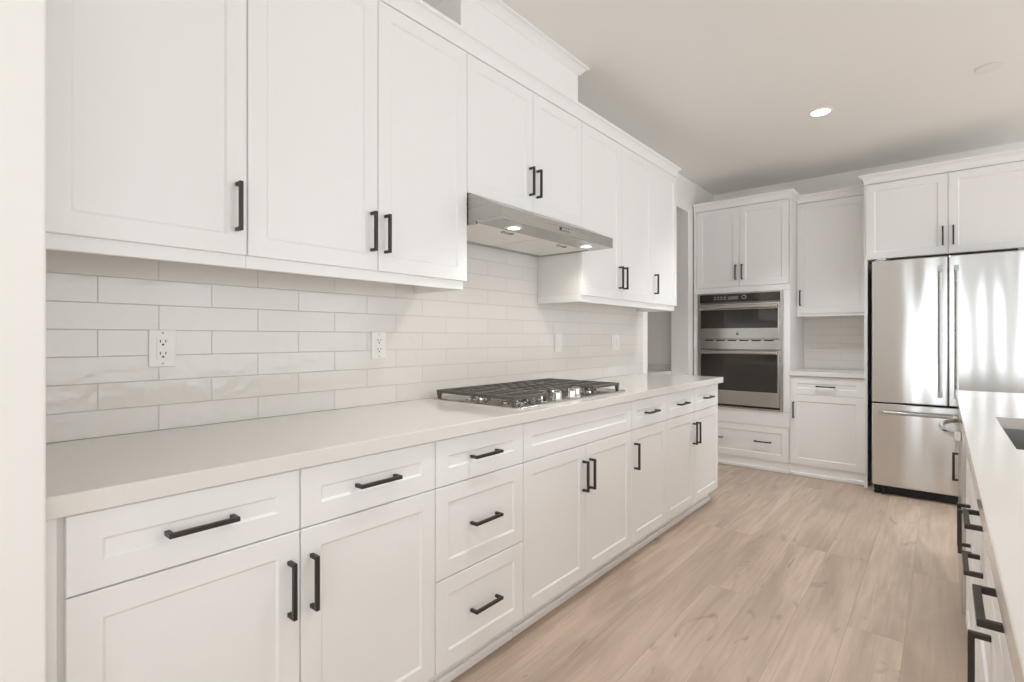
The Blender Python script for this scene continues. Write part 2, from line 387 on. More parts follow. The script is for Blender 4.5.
base('base_cabinet', Y[5], Y[7], 'white base cabinet at far end of long counter, two drawers over two doors',
     [('drawer', Y[5], Y[6], ZS, ZT, [hdl(m56, dz, False)]), ('drawer', Y[6], Y[7], ZS, ZT, [hdl(m67, dz, False)]),
      ('door', Y[5], Y[6], ZD, ZS, [hdl(Y[6] - 0.03, hz, True)]), ('door', Y[6], Y[7], ZD, ZS, [hdl(Y[6] + 0.03, hz, True)])])

# worktop of the long run
CT, CB = 0.9155, 0.8739
bm = NB(); box(bm, 0.0005, 0.6498, 0.168, 3.9336, CB, CT)
tag(mk('countertop', bm, QUARTZ, bevel=0.0025), 'long warm white quartz worktop running along the tiled left wall under the cooktop', 'countertop')
# tiled backsplash
bm = NB(); box(bm, 0.0004, 0.0085, 0.168, 3.9336, CT + 0.0005, 1.72)
tag(mk('tile_backsplash', bm, TILE_Y, L=(0, 0, 0)), 'pale glazed subway tile backsplash on the long left wall behind the cooktop', 'backsplash')

# ------------------------------------------------------------------ upper cabinets of the long run
UF, UR = 0.3243, 0.311
UZ, URZ, UT = 1.4477, 1.4122, 2.438
U = [0.2055, 0.6627, 1.1214, 1.5781, 2.0439, 2.496, 2.966, 3.430, 3.8594]
UG = 'white shaker wall cabinets above the long counter'
def upper(a, b, label, fronts, z0=UZ, rail=True, inset=0.0, left=False):
    return cabinet('wall_cabinet', LEFT, a, b, z0 + 0.003, UT, WALLG, UF, label, 'wall cabinet', UG, fronts, rail=((UR, URZ, inset) + ((1,) if left else ())) if rail else None)
uh = (1.655 + 1.517) / 2
upper(0.168, U[1], 'white single-door wall cabinet beside the left wall end',
      [('door', U[0], U[1], UZ, UT, [hdl(U[1] - 0.03, uh, True)]), ('filler', 0.168, U[0] - 0.002, UZ, UT, [])])
upper(U[1], U[3], 'tall white two-door wall cabinet just left of the range hood',
      [('door', U[1], U[2], UZ, UT, [hdl(U[2] - 0.03, uh, True)]), ('door', U[2], U[3], UZ, UT, [hdl(U[2] + 0.03, uh, True)])], inset=0.012)
HZ = 1.833; hh = (2.054 + 1.905) / 2
upper(U[3], U[5], 'short white two-door wall cabinet directly above the range hood',
      [('door', U[3], U[4], HZ, UT, [hdl(U[4] - 0.03, hh, True)]), ('door', U[4], U[5], HZ, UT, [hdl(U[4] + 0.03, hh, True)])], z0=HZ, rail=False)
upper(U[5], U[7], 'white two-door wall cabinet just right of the range hood',
      [('door', U[5], U[6], UZ, UT, [hdl(U[6] - 0.03, uh, True)]), ('door', U[6], U[7], UZ, UT, [hdl(U[6] + 0.03, uh, True)])], left=True)
upper(U[7], U[8], 'narrow white single-door wall cabinet at the far end of the long wall beside the doorway',
      [('door', U[7], U[8], UZ, UT, [hdl(U[7] + 0.03, uh, True)])], inset=0.012)

# duct cover box above the hood cabinet, up to the ceiling
BX = 0.312
BY0, BY1 = 1.551, 2.490
r = thing('duct_cover', (0.15, 2.04, UT), 'white boxed duct cover between the hood cabinet and the ceiling, with its own crown', 'duct cover')
bm = NB(); box(bm, 0.002, BX - 0.012, BY0, BY1, UT + 0.001, CH - 0.001); mk('box', bm, WHITE, r, 0.0015)
bm = NB(); box(bm, BX - 0.0118, BX, BY0, BY1 - 0.014, UT + 0.0012, CH - 0.0012); mk('face_panel', bm, WHITE, r, 0.0012)

def crown(name, path, prof, mat, parent=None):
    """moulding swept along a path of (point, outward mitre vector); prof is (out, z) pairs"""
    bm = NB()
    loft(bm, [[Vector(p) + Vector(o) * a + Vector((0, 0, z)) for a, z in prof] for p, o in path])
    return mk(name, bm, mat, parent, 0.0) if parent else struct(name, bm, mat)
P_SMALL = [(-0.01, 0), (0.005, 0), (0.005, 0.009), (0.0015, 0.011), (0.003, 0.026), (0.008, 0.043), (0.018, 0.057), (0.026, 0.062), (0.028, 0.066), (0.028, 0.076), (-0.01, 0.076)]
P_BIG = [(-0.01, 0), (0.006, 0), (0.008, 0.008), (0.014, 0.014), (0.028, 0.032), (0.046, 0.050), (0.064, 0.058), (0.068, 0.062), (0.068, 0.076), (-0.01, 0.076)]
zc = UT
crown('trim_1', [((UF, 0.168, zc), (1, 0, 0)), ((UF, U[8], zc), (1, 1, 0)), ((WALLG, U[8], zc), (0, 1, 0))], [(a * 0.9, b) for a, b in P_SMALL], WHITE)
zc2 = CH - 0.049
crown('crown', [((0.003, BY0, zc2), (0, -1, 0)), ((BX, BY0, zc2), (1, -1, 0)), ((BX, BY1, zc2), (1, 1, 0)), ((0.003, BY1, zc2), (0, 1, 0))], [(a * 0.62, b * 0.63) for a, b in P_BIG], WHITE, r)

# ------------------------------------------------------------------ range hood
hy0, hy1 = U[3] + 0.003, U[5] - 0.003
r = thing('range_hood', (0.25, m34, 1.692), 'stainless steel under-cabinet range hood above the gas cooktop', 'range hood')
bm = NB()
prof = [(0.012, 1.694), (0.012, 1.831), (0.335, 1.831), (0.5235, 1.7445), (0.5235, 1.692), (0.385, 1.692), (0.375, 1.705), (0.05, 1.705), (0.042, 1.694)]
prism(bm, [(x, hy0, z) for x, z in prof], (0, 0, 0), (0, hy1 - hy0, 0)); mk('hood_body', bm, HOODM, r, 0.0015)
for y in (hy0, hy1 - 0.012):
    bm = NB(); box(bm, 0.045, 0.372, y, y + 0.012, 1.693, 1.7048); mk('side_lip', bm, HOODM, r)
for a, b in ((hy0 + 0.016, m34 - 0.004), (m34 + 0.004, hy1 - 0.016)):
    bm = NB(); box(bm, 0.05, 0.372, a, b, 1.697, 1.7045); f = mk('mesh_filter', bm, MESHM, r, 0.001)
    bm = NB(); c = (a + b) / 2
    box(bm, 0.337, 0.340, c - 0.035, c + 0.035, 1.689, 1.697); box(bm, 0.335, 0.355, c - 0.035, c - 0.03, 1.689, 1.697); box(bm, 0.335, 0.355, c + 0.03, c + 0.035, 1.689, 1.697)
    mk('latch', bm, STEEL, f)
for y in (1.745, 2.344):
    bm = NB(); lathe(bm, (0.447, y, 1.6925), (0, 0, -1), [(0.045, 0), (0.045, 0.002), (0.040, 0.004), (0.028, 0.004)], 28); l = mk('lamp_ring', bm, CHROME, r, smooth=True)
    bm = NB(); cyl(bm, (0.447, y, 1.6884), (0, 0, -1), 0.027, 0.0012, 28); mk('lamp_lens', bm, LAMP, l)
    ld = bpy.data.lights.new('hood_lamp', 'SPOT'); ld.energy = 6.0; ld.spot_size = math.radians(150); ld.spot_blend = 0.8; ld.color = (1, 0.93, 0.84); ld.shadow_soft_size = 0.03
    lo = bpy.data.objects.new('hood_lamp', ld); C.objects.link(lo); lo.location = (0.447 , y, 1.683)
bm = NB(); box(bm, 0.5232, 0.5245, 1.985, 2.075, 1.708, 1.728); cp = mk('control_strip', bm, STEELD, r)
for k in range(5):
    bm = NB(); cyl(bm, (0.5245, 1.995 + 0.0175 * k, 1.718), (1, 0, 0), 0.005 if k else 0.007, 0.002, 12); mk('button', bm, CHROME if k else SLOT, cp)

# ------------------------------------------------------------------ gas cooktop
kx0, kx1, ky0, ky1 = 0.056, 0.585, 1.616, 2.540
r = thing('gas_cooktop', ((kx0 + kx1) / 2, m34, CT), 'stainless five-burner gas cooktop with black cast iron grates set in the long worktop', 'cooktop')
bm = NB()
def rr(x0, x1, y0, y1, z, rad=0.018, n=5):
    out = []
    for cx_, cy_, a0 in ((x1 - rad, y1 - rad, 0), (x0 + rad, y1 - rad, 90), (x0 + rad, y0 + rad, 180), (x1 - rad, y0 + rad, 270)):
        for k in range(n + 1):
            t = math.radians(a0 + 90 * k / n); out.append((cx_ + rad * math.cos(t), cy_ + rad * math.sin(t), z))
    return out
loft(bm, [rr(kx0, kx1, ky0, ky1, CT + 0.0002), rr(kx0, kx1, ky0, ky1, CT + 0.004), rr(kx0 + 0.006, kx1 - 0.006, ky0 + 0.006, ky1 - 0.006, CT + 0.008),
          rr(kx0 + 0.022, kx1 - 0.022, ky0 + 0.022, ky1 - 0.022, CT + 0.007), rr(kx0 + 0.03, kx1 - 0.03, ky0 + 0.03, ky1 - 0.03, CT + 0.004)])
mk('tray', bm, STEEL, r, smooth=True)
TZ = CT + 0.004
for bx_, by_, br_ in ((0.20, 1.775, 0.038), (0.44, 1.775, 0.048), (0.27, m34, 0.062), (0.20, 2.385, 0.048), (0.44, 2.385, 0.038)):
    bm = NB(); lathe(bm, (bx_, by_, TZ), (0, 0, 1), [(br_ + 0.022, 0), (br_ + 0.02, 0.003), (br_ + 0.004, 0.005), (br_, 0.017), (br_ - 0.006, 0.019)], 28); bo = mk('burner', bm, CHROME, r, smooth=True)
    bm = NB(); lathe(bm, (bx_, by_, TZ + 0.0191), (0, 0, 1), [(br_ - 0.005, 0), (br_ - 0.003, 0.004), (br_ - 0.008, 0.0085), (br_ - 0.02, 0.0095)], 28); mk('burner_cap', bm, IRON, bo, smooth=True)
GZ0, GZ1 = 0.948, 0.962
def bar(bm, x0, x1, y0, y1, w=0.0): box(bm, x0, x1, y0, y1, GZ0, GZ1)
def grate(x0, x1, y0, y1, bc):
    bm = NB(); t = 0.014
    bar(bm, x0, x1, y0, y0 + t); bar(bm, x0, x1, y1 - t, y1); bar(bm, x0, x0 + t, y0 + t, y1 - t); bar(bm, x1 - t, x1, y0 + t, y1 - t)
    n = 5
    for k in range(1, n):               # bars across, tapering blades
        yy = y0 + (y1 - y0) * k / n
        bar(bm, x0 + t, x1 - t, yy - 0.006, yy + 0.006)
    m = (x0 + x1) / 2; bar(bm, m - 0.009, m + 0.009, y0 + t, y1 - t)
    for q in bc:
        bar(bm, q - 0.006, q + 0.006, y0 + t, y1 - t)
    for x in (x0, x1 - 0.02):
        for y in (y0, y1 - 0.02):
            v0 = [(x, y, GZ0), (x + 0.02, y, GZ0), (x + 0.02, y + 0.02, GZ0), (x, y + 0.02, GZ0)]
            loft(bm, [[(a + (0.003 if a == x else -0.003), b + (0.003 if b == y else -0.003), TZ + 0.003) for a, b, c in v0], v0])
    return bm
for x0, x1, y0, y1, bc in ((0.070, 0.545, ky0 + 0.012, 1.870, (0.20, 0.43)), (0.070, 0.42, 1.876, 2.245, (0.17, 0.34)), (0.070, 0.545, 2.251, ky1 - 0.012, (0.20, 0.43))):
    mk('grate', grate(x0, x1, y0, y1, bc), IRON, r, 0.002)
for kx, ky in ((0.485, 1.905), (0.540, 1.945), (0.480, 2.005), (0.540, 2.065), (0.500, 2.165)):
    bm = NB(); lathe(bm, (kx, ky, TZ), (0, 0, 1), [(0.026, 0), (0.026, 0.004), (0.022, 0.007), (0.0205, 0.034), (0.018, 0.037), (0.01, 0.0375)], 22); k_ = mk('knob', bm, CHROME, r, smooth=True)
    bm = NB(); box(bm, kx - 0.019, kx + 0.019, ky - 0.005, ky + 0.005, TZ + 0.0372, TZ + 0.044); mk('grip', bm, CHROME, k_, 0.0015)

# ------------------------------------------------------------------ outlets and switch plates
def outlet(fr, u, z, d, label, kind='outlet', group='wall plates set in the tile', w=0.0375):
    r = thing({'outlet': 'wall_outlet', 'switch': 'wall_switch'}[kind], fr.p(u, d, z - 0.0575), label, {'outlet': 'outlet', 'switch': 'switch'}[kind], group)
    bm = NB(); fbox(bm, fr, u - w, u + w, d, d + 0.006, z - 0.0585, z + 0.0585); mk('cover_plate', bm, PLATE, r, 0.0025)
    if kind == 'switch':
        for q in ((0,) if w < 0.05 else (-0.023, 0.023)):
            bm = NB(); fbox(bm, fr, u + q - 0.0165, u + q + 0.0165, d + 0.006, d + 0.0095, z - 0.033, z + 0.033); mk('rocker', bm, PLATE, r, 0.0015)
        return r
    bm = NB(); fbox(bm, fr, u - 0.0168, u + 0.0168, d + 0.006, d + 0.0085, z - 0.0335, z + 0.0335); f = mk('socket_face', bm, PLATE, r, 0.001)
    bm = NB()
    for zz in (z + 0.019, z - 0.019):
        fbox(bm, fr, u - 0.0085, u - 0.0060, d + 0.0078, d + 0.0090, zz - 0.001, zz + 0.008); fbox(bm, fr, u + 0.0060, u + 0.0085, d + 0.0078, d + 0.0090, zz, zz + 0.0075)
        a, b = Vector(fr.p(u, d + 0.0078, zz - 0.0075)), Vector(fr.p(u, d + 0.0090, zz - 0.0075)); cyl(bm, a, b - a, 0.0032, 0.0012, 10)
    mk('slots', bm, SLOT, f)
    for zz in (z + 0.048, z - 0.048):
        bm = NB(); a, b = Vector(fr.p(u, d + 0.006, zz)), Vector(fr.p(u, d + 0.0068, zz)); cyl(bm, a, b - a, 0.0028, 0.0008, 10)
        mk('screw', bm, GREYT, r)
    return r
outlet(LEFT, 0.536, 1.173, 0.0086, 'white double outlet on the tile nearest the left wall end')
outlet(LEFT, 1.346, 1.173, 0.0086, 'white double outlet on the tile midway between the wall end and the cooktop')
outlet(LEFT, 2.715, 1.172, 0.0086, 'white switch plate on the tile just right of the cooktop, under the wall cabinet', 'switch')
outlet(LEFT, 3.465, 1.172, 0.0086, 'wide white double switch plate on the tile nearest the doorway', 'switch', w=0.058)

# ------------------------------------------------------------------ far wall: oven tower
YO = 5.054
FO = -YO
tx0, tx1 = 0.0136, 0.8615
ov0, ov1, ozb, ozt = 0.0542, 0.8106, 0.5458, 1.6317
r = cabinet('oven_tower_cabinet', FAR, tx0, tx1, 0.099, UT, -YB + 0.004, FO, 'tall white cabinet at the left end of the far wall holding the wall ovens', 'tall cabinet', None,
    [('door', tx0 + 0.022, 0.4375, 1.6851, UT - 0.004, [hdl(0.4375 - 0.028, 1.6851 + 0.135, True)]), ('door', 0.4375, tx1 - 0.006, 1.6851, UT - 0.004, [hdl(0.4375 + 0.028, 1.6851 + 0.135, True)]),
     ('drawer', tx0 + 0.022, tx1 - 0.006, 0.099, 0.4039, [hdl(0.225, 0.262, False), hdl(0.645, 0.262, False)]),
     ('slab', tx0, tx1, 0.4055, ozb - 0.002, []), ('slab', tx0, ov0 - 0.002, ozb, ozt, []), ('slab', ov1 + 0.002, tx1, ozb, ozt, []), ('slab', tx0, tx1, ozt + 0.002, 1.6835, []),
     ('filler', tx0, tx0 + 0.020, 1.685, UT, []), ('filler', tx0, tx0 + 0.020, 0.099, 0.404, [])],
    toe=FO - 0.012, hole=(ov0 + 0.006, ov1 - 0.006, ozb + 0.006, ozt - 0.006))
bm = NB(); box(bm, tx1, tx1 + 0.003, YO + 0.002, YB - 0.004, 0.02, UT); mk('side_panel', bm, WHITE, r)

# built-in microwave and oven: one appliance
yf = YO - 0.004
r = thing('wall_oven', ((ov0 + ov1) / 2, YO + 0.25, ozb), 'stainless built-in microwave and oven combination in the white tower', 'oven')
bm = NB(); box(bm, ov0 + 0.012, ov1 - 0.012, YO + 0.0005, YO + 0.55, ozb + 0.01, ozt - 0.01); mk('oven_body', bm, STEELD, r)
bm = NB()
box(bm, ov0, ov0 + 0.022, yf - 0.012, YO, ozb, ozt); box(bm, ov1 - 0.022, ov1, yf - 0.012, YO, ozb, ozt)
box(bm, ov0 + 0.022, ov1 - 0.022, yf - 0.012, YO, ozt - 0.014, ozt); box(bm, ov0 + 0.022, ov1 - 0.022, yf - 0.010, YO, ozb, ozb + 0.014)
mk('trim_frame', bm, STEEL, r, 0.0015)
bm = NB(); box(bm, ov0 + 0.022, ov1 - 0.022, yf - 0.006, YO, ozb + 0.014, ozb + 0.032); mk('bottom_vent', bm, DARK, r)
ix0, ix1 = ov0 + 0.024, ov1 - 0.024
z_cp0 = 1.543
bm = NB(); box(bm, ix0, ix1, yf - 0.020, YO, z_cp0, ozt - 0.015); cp = mk('control_panel', bm, GLASS, r, 0.002)
bm = NB(); box(bm, 0.345, 0.435, yf - 0.0206, yf - 0.020, 1.565, 1.595); mk('display', bm, STEELD, cp)
bm = NB(); cyl(bm, (0.49, yf - 0.020, 1.583), (0, -1, 0), 0.021, 0.014, 24); mk('dial', bm, CHROME, cp, 0.002)
bm = NB(); cyl(bm, (0.49, yf - 0.0342, 1.583), (0, -1, 0), 0.015, 0.001, 24); mk('dial_face', bm, SLOT, cp)
for k in range(4):
    for j in range(2):
        bm = NB(); box(bm, 0.215 + 0.03 * k, 0.233 + 0.03 * k, yf - 0.0206, yf - 0.020, 1.568 + 0.018 * j, 1.577 + 0.018 * j); mk('key', bm, GREYT, cp)
def oven_door(name, z0, z1, w0, w1, wm, hzc):
    d = mk(name, shell(ix0, ix1, z0, z1), STEEL, r, 0.003)
    bm = NB(); box(bm, ix0 + wm, ix1 - wm, yf - 0.0285, yf - 0.0270, w0, w1); g = mk('door_glass', bm, GLASS, d, 0.0006)
    bm = NB()
    for x in (ix0 + 0.05, ix1 - 0.05): box(bm, x - 0.012, x + 0.012, yf - 0.068, yf - 0.0272, hzc - 0.010, hzc + 0.010)
    loft(bm, [[(x, yf - 0.062 - 0.014 * math.cos(t), hzc + 0.017 * math.sin(t)) for t in [math.radians(a) for a in range(0, 360, 30)]] for x in (ix0 + 0.012, ix1 - 0.012)])
    mk('handle', bm, STEEL, d, smooth=True)
    return d
def shell(x0, x1, z0, z1):
    bm = NB(); box(bm, x0, x1, yf - 0.027, YO, z0, z1); return bm
zm1 = 1.527
d = oven_door('microwave_door', 1.196, zm1, 1.295, 1.471, 0.013, 1.494)
# round maker's emblem on the microwave door
bm = NB(); cyl(bm, ((ov0 + ov1) / 2, yf - 0.0271, 1.243), (0, -1, 0), 0.0135, 0.0015, 24); e = mk('emblem', bm, GREYT, d)
bm = NB(); lathe(bm, ((ov0 + ov1) / 2, yf - 0.0287, 1.243), (0, -1, 0), [(0.0108, 0), (0.0108, 0.0006), (0.0086, 0.0006)], 24); mk('emblem_ring', bm, STEELD, e)
bm = NB(); box(bm, ix0, ix1, yf - 0.016, YO, 1.098, 1.192); dv = mk('divider', bm, STEEL, r, 0.002)
bm = NB()
for k in range(6): box(bm, ix0 + 0.05 + 0.106 * k, ix0 + 0.13 + 0.106 * k, yf - 0.0166, yf - 0.016, 1.176, 1.186)
mk('vent_slots', bm, DARK, dv)
oven_door('oven_door', ozb + 0.034, 1.090, 0.712, 1.052, 0.015, 1.070)

# base cabinet, worktop, tile and wall cabinet between tower and refrigerator
bx0, bx1 = tx1 + 0.0035, 1.4110
r = cabinet('base_cabinet', FAR, bx0, bx1, 0.099, 0.873, -YB + 0.004, FO, 'white base cabinet on the far wall between the oven tower and the refrigerator', 'base cabinet', 'cabinets of the far wall',
    [('drawer', bx0, bx1, 0.711, 0.868, [hdl((bx0 + bx1) / 2, 0.79, False)]), ('door', bx0, bx1, 0.0995, 0.711, [hdl(bx0 + 0.03, 0.575, True)])], toe=FO - 0.012)
bm = NB(); box(bm, bx0, bx1 + 0.001, YO - 0.018, YB - 0.001, 0.8745, 0.9108)
tag(mk('countertop', bm, QUARTZ, bevel=0.002), 'short quartz worktop on the far wall beside the refrigerator', 'countertop')
YU = 5.3304
bm = NB(); box(bm, bx0, bx1 + 0.031, YB - 0.0085, YB - 0.0004, 0.9113, 1.425)
tag(mk('tile_backsplash', bm, TILE_X, L=(0, 0, 0)), 'small subway tile backsplash on the far wall beside the refrigerator', 'backsplash')
r = cabinet('wall_cabinet', FAR, bx0, bx1, 1.4275, UT, -YB + 0.010, -YU, 'white single-door wall cabinet on the far wall beside the oven tower', 'wall cabinet', 'cabinets of the far wall',
    [('door', bx0, bx1, 1.4245, UT - 0.004, [hdl(bx0 + 0.03, 1.4245 + 0.145, True)])], rail=None)
bm = NB(); box(bm, bx0, bx1, YU + 0.012, YU + 0.03, 1.400, 1.4275); mk('light_rail', bm, WHITE, r, 0.0015)
outlet(FAR, 1.385, 1.17, -YB + 0.0087, 'white outlet on the far wall tile beside the refrigerator panel')

# refrigerator enclosure
px0, px1 = 1.4125, 1.4345
YFC = 5.0095
fz = 1.8311
r = cabinet('refrigerator_cabinet', FAR, px0, 2.437, fz, UT, -YB + 0.004, -YFC, 'white two-door cabinet with side panels enclosing the refrigerator', 'cabinet', None,
    [('door', px1 - 0.012, 1.9284, fz, UT - 0.004, [hdl(1.9284 - 0.03, fz + 0.135, True)]), ('door', 1.9284, 2.42, fz, UT - 0.004, [hdl(1.9284 + 0.03, fz + 0.135, True)]),
     ('filler', px0, px1 - 0.0135, fz, UT, [])])
for a, b in ((px0, px1), (2.407, 2.437)):
    bm = NB(); box(bm, a, b, YFC + 0.001, YB - 0.004, 0.0, fz - 0.0005); mk('side_panel', bm, WHITE, r, 0.0015)
bm = NB(); box(bm, px0, px1 + 0.006, YFC - 0.016, YFC + 0.0005, 0.0, 0.014); mk('shoe_block', bm, WHITE, r, 0.002)
# crown along the far cabinets
PF = P_SMALL
def q(x, y): return (x, y, UT)
PF = [(a * 1.35, b) for a, b in P_SMALL]
crown('trim_2', [(q(tx0, YO), (0, -1, 0)), (q(tx1 + 0.003, YO), (1, -1, 0)), (q(tx1 + 0.003, YU), (1, -1, 0)), (q(px0, YU), (-1, -1, 0)),
                 (q(px0, YFC), (-1, -1, 0)), (q(2.437, YFC), (1, -1, 0)), (q(2.437, YB - 0.004), (1, 0, 0))], PF, WHITE)

# ------------------------------------------------------------------ refrigerator
YR = 4.8538
fx0, fx1, fxm = 1.4763, 2.380, 1.9284
r = thing('refrigerator', ((fx0 + fx1) / 2, 5.2, 0), 'tall stainless french-door refrigerator with a bottom freezer drawer', 'refrigerator')
bm = NB(); box(bm, fx0 + 0.006, fx1 - 0.006, YR + 0.075, YB - 0.05, 0.035, 1.785); mk('case', bm, DARK, r, 0.003)
for a, b in ((fx0, fxm - 0.003), (fxm + 0.003, fx1)):
    bm = NB(); box(bm, a, b, YR, YR + 0.068, 0.7125, 1.797); dr = mk('refrigerator_door', bm, FRIDGE, r, 0.007, seg=3)
    hx = fxm - 0.045 if a == fx0 else fxm + 0.045
    bm = NB(); cyl(bm, (hx, YR - 0.055, 0.783), (0, 0, 1), 0.0125, 0.93, 18)
    mk('handle', bm, HOODM, dr, smooth=True)
    bm = NB()
    for z0, z1 in ((0.775, 0.815), (1.68, 1.72)):
        box(bm, hx - 0.014, hx + 0.014, YR - 0.070, YR - 0.040, z0, z1); box(bm, hx - 0.011, hx + 0.011, YR - 0.042, YR, z0 + 0.006, z1 - 0.006)
    mk('handle_mount', bm, HOODM, dr, 0.003)
bm = NB(); box(bm, fx0, fx1, YR, YR + 0.068, 0.072, 0.700); fd = mk('freezer_drawer', bm, FRIDGE, r, 0.007, seg=3)
bm = NB(); cyl(bm, (fx0 + 0.055, YR - 0.055, 0.640), (1, 0, 0), 0.0125, fx1 - fx0 - 0.11, 18); mk('handle', bm, HOODM, fd, smooth=True)
bm = NB()
for x in (fx0 + 0.045, fx1 - 0.085):
    box(bm, x, x + 0.04, YR - 0.070, YR - 0.040, 0.626, 0.654); box(bm, x + 0.006, x + 0.034, YR - 0.042, YR, 0.629, 0.651)
mk('handle_mount', bm, HOODM, fd, 0.003)
bm = NB(); box(bm, fx0 + 0.01, fx1 - 0.01, YR + 0.05, YR + 0.1, 0.004, 0.066); mk('toe_grille', bm, DARK, r, 0.003)
bm = NB(); cyl(bm, (fx0 + 0.07, YR + 0.035, 0.0), (0, 0, 1), 0.014, 0.07, 14); mk('leveling_foot', bm, DARK, r, 0.003)
bm = NB()
for x in (fx0 + 0.02, fx1 - 0.09): box(bm, x, x + 0.07, YR + 0.02, YR + 0.12, 1.7975, 1.812)
mk('hinge_cover', bm, STEELD, r, 0.003)

# ------------------------------------------------------------------ island on the right
IX, IF = 1.9495, 1.9675           # edge of the worktop, face of the fronts
IY1 = 3.7614
IB = 2.62
sx0, sx1, sy0, sy1 = 2.0452, 2.46, 1.875, 2.6023
bm = NB()
xs, ys = [IX, sx0, sx1, 2.98], [0.42, sy0, sy1, IY1]
V = {}
for zi, z in enumerate((CB, CT)):
    for i, x in enumerate(xs):
        for j, y in enumerate(ys): V[i, j, zi] = bm.verts.new((x, y, z))
for zi in (0, 1):
    for i in range(3):
        for j in range(3):
            if (i, j) != (1, 1): bm.faces.new((V[i, j, zi], V[i + 1, j, zi], V[i + 1, j + 1, zi], V[i, j + 1, zi]))
ringo = [(0, 0), (1, 0), (2, 0), (3, 0), (3, 1), (3, 2), (3, 3), (2, 3), (1, 3), (0, 3), (0, 2), (0, 1)]
ringi = [(1, 1), (2, 1), (2, 2), (1, 2)]
for rg in (ringo, ringi):
    for k in range(len(rg)):
        a, b = rg[k], rg[(k + 1) % len(rg)]; bm.faces.new((V[*a, 0], V[*b, 0], V[*b, 1], V[*a, 1]))
tag(mk('countertop', bm, QUARTZ, bevel=0.002), 'white quartz island worktop on the right with the sink cut into it', 'countertop')
r = thing('sink', ((sx0 + sx1) / 2, (sy0 + sy1) / 2, CB - 0.22), 'dark stainless undermount sink in the island worktop', 'sink')
bm = NB(); o_ = 0.006; t = 0.002
def rect(x0, x1, y0, y1, z): return [(x0, y0, z), (x1, y0, z), (x1, y1, z), (x0, y1, z)]
a0, a1, b0, b1 = sx0 - o_, sx1 + o_, sy0 - o_, sy1 + o_
loft(bm, [rect(a0 + 0.02, a1 - 0.02, b0 + 0.02, b1 - 0.02, CB - 0.222), rect(a0 - t, a1 + t, b0 - t, b1 + t, CB - 0.205), rect(a0 - t, a1 + t, b0 - t, b1 + t, CB - 0.003), rect(a0 - 0.02, a1 + 0.02, b0 - 0.02, b1 + 0.02, CB - 0.003),
          rect(a0 - 0.02, a1 + 0.02, b0 - 0.02, b1 + 0.02, CB - 0.0005), rect(a0, a1, b0, b1, CB - 0.0005), rect(a0, a1, b0, b1, CB - 0.20), rect(a0 + 0.02, a1 - 0.02, b0 + 0.02, b1 - 0.02, CB - 0.215)])
mk('basin', bm, SINKM, r)
bm = NB(); lathe(bm, ((sx0 + sx1) / 2, (sy0 + sy1) / 2, CB - 0.2149), (0, 0, 1), [(0.045, 0), (0.043, 0.003), (0.034, 0.002), (0.02, 0.0015)], 24); mk('drain', bm, CHROME, r, smooth=True)

IG = 'white cabinets of the island'
def isl(name, a, b, label, fronts, z1=0.8725):
    return cabinet(name, ISL, a, b, ZD + 0.004, z1, -IB, -IF, label, 'base cabinet', IG, fronts, toe=-IF - 0.055)
iy = [0.45, 0.75, 1.365, 1.785, 2.692, 3.302, 3.735]
izh = 0.582
isl('island_cabinet', iy[1], iy[2], 'white island cabinet nearest the camera, a drawer pull above a tall vertical door pull',
    [('drawer', iy[1], iy[2], ZS, ZT, [hdl(1.065, 0.797, False)]), ('door', iy[1], iy[2], ZD, ZS, [hdl(iy[2] - 0.030, 0.568, True)])])
isl('island_cabinet', iy[2], iy[3], 'white island cabinet with a stack of drawers, second nearest the camera',
    [('drawer', iy[2], iy[3], ZS, ZT, [hdl(1.60, 0.785, False)]), ('drawer', iy[2], iy[3], 0.406, ZS, [hdl(1.655, 0.662, False)]), ('drawer', iy[2], iy[3], ZD, 0.406, [hdl(1.60, 0.30, False)])])
ms = (iy[3] + iy[4]) / 2
isl('island_cabinet', iy[3], iy[4], 'white island cabinet under the sink with a pair of vertical door pulls',
    [('false', iy[3], iy[4], ZS, ZT, []), ('door', iy[3], ms, ZD, ZS, [hdl(ms - 0.04, izh, True)]), ('door', ms, iy[4], ZD, ZS, [hdl(ms + 0.04, izh, True)])], z1=0.640)
isl('island_cabinet', iy[5], iy[6], 'narrow white island cabinet at the far end beyond the dishwasher',
    [('door', iy[5], iy[6], ZD, ZT, [hdl(iy[5] + 0.075, 0.565, True)])])
# dishwasher with a bowed bar handle
r = thing('dishwasher', (2.25, (iy[4] + iy[5]) / 2, 0), 'stainless dishwasher built into the island with a thick bowed handle', 'dishwasher')
bm = NB(); box(bm, IF + 0.02, IB - 0.05, iy[4] + 0.006, iy[5] - 0.006, 0.02, 0.865); mk('tub', bm, STEELD, r)
DX = 1.9545
bm = NB(); box(bm, DX, IF + 0.0195, iy[4] + 0.004, iy[5] - 0.004, 0.115, 0.866); dd = mk('dishwasher_door', bm, STEEL, r, 0.003)
bm = NB(); box(bm, IF + 0.03, IF + 0.05, iy[4] + 0.006, iy[5] - 0.006, 0.0, 0.112); mk('toe_kick', bm, DARK, r)
bm = NB(); ya, yb = iy[4] + 0.045, iy[5] - 0.05; hzD = 0.812
pts = []
for k in range(25):
    s = k / 24; e = abs(2 * s - 1)
    pts.append((DX - 0.004 - 0.058 * (1 - e ** 2.4), ya + (yb - ya) * s, hzD))
loops = []
for k, p in enumerate(pts):
    p = Vector(p); dvec = (Vector(pts[min(k + 1, 24)]) - Vector(pts[max(k - 1, 0)])).normalized(); nrm = Vector((dvec.y, -dvec.x, 0))
    loops.append([p + nrm * 0.011 * math.cos(a) + Vector((0, 0, 0.012)) * math.sin(a) for a in [2 * math.pi * j / 12 for j in range(12)]])
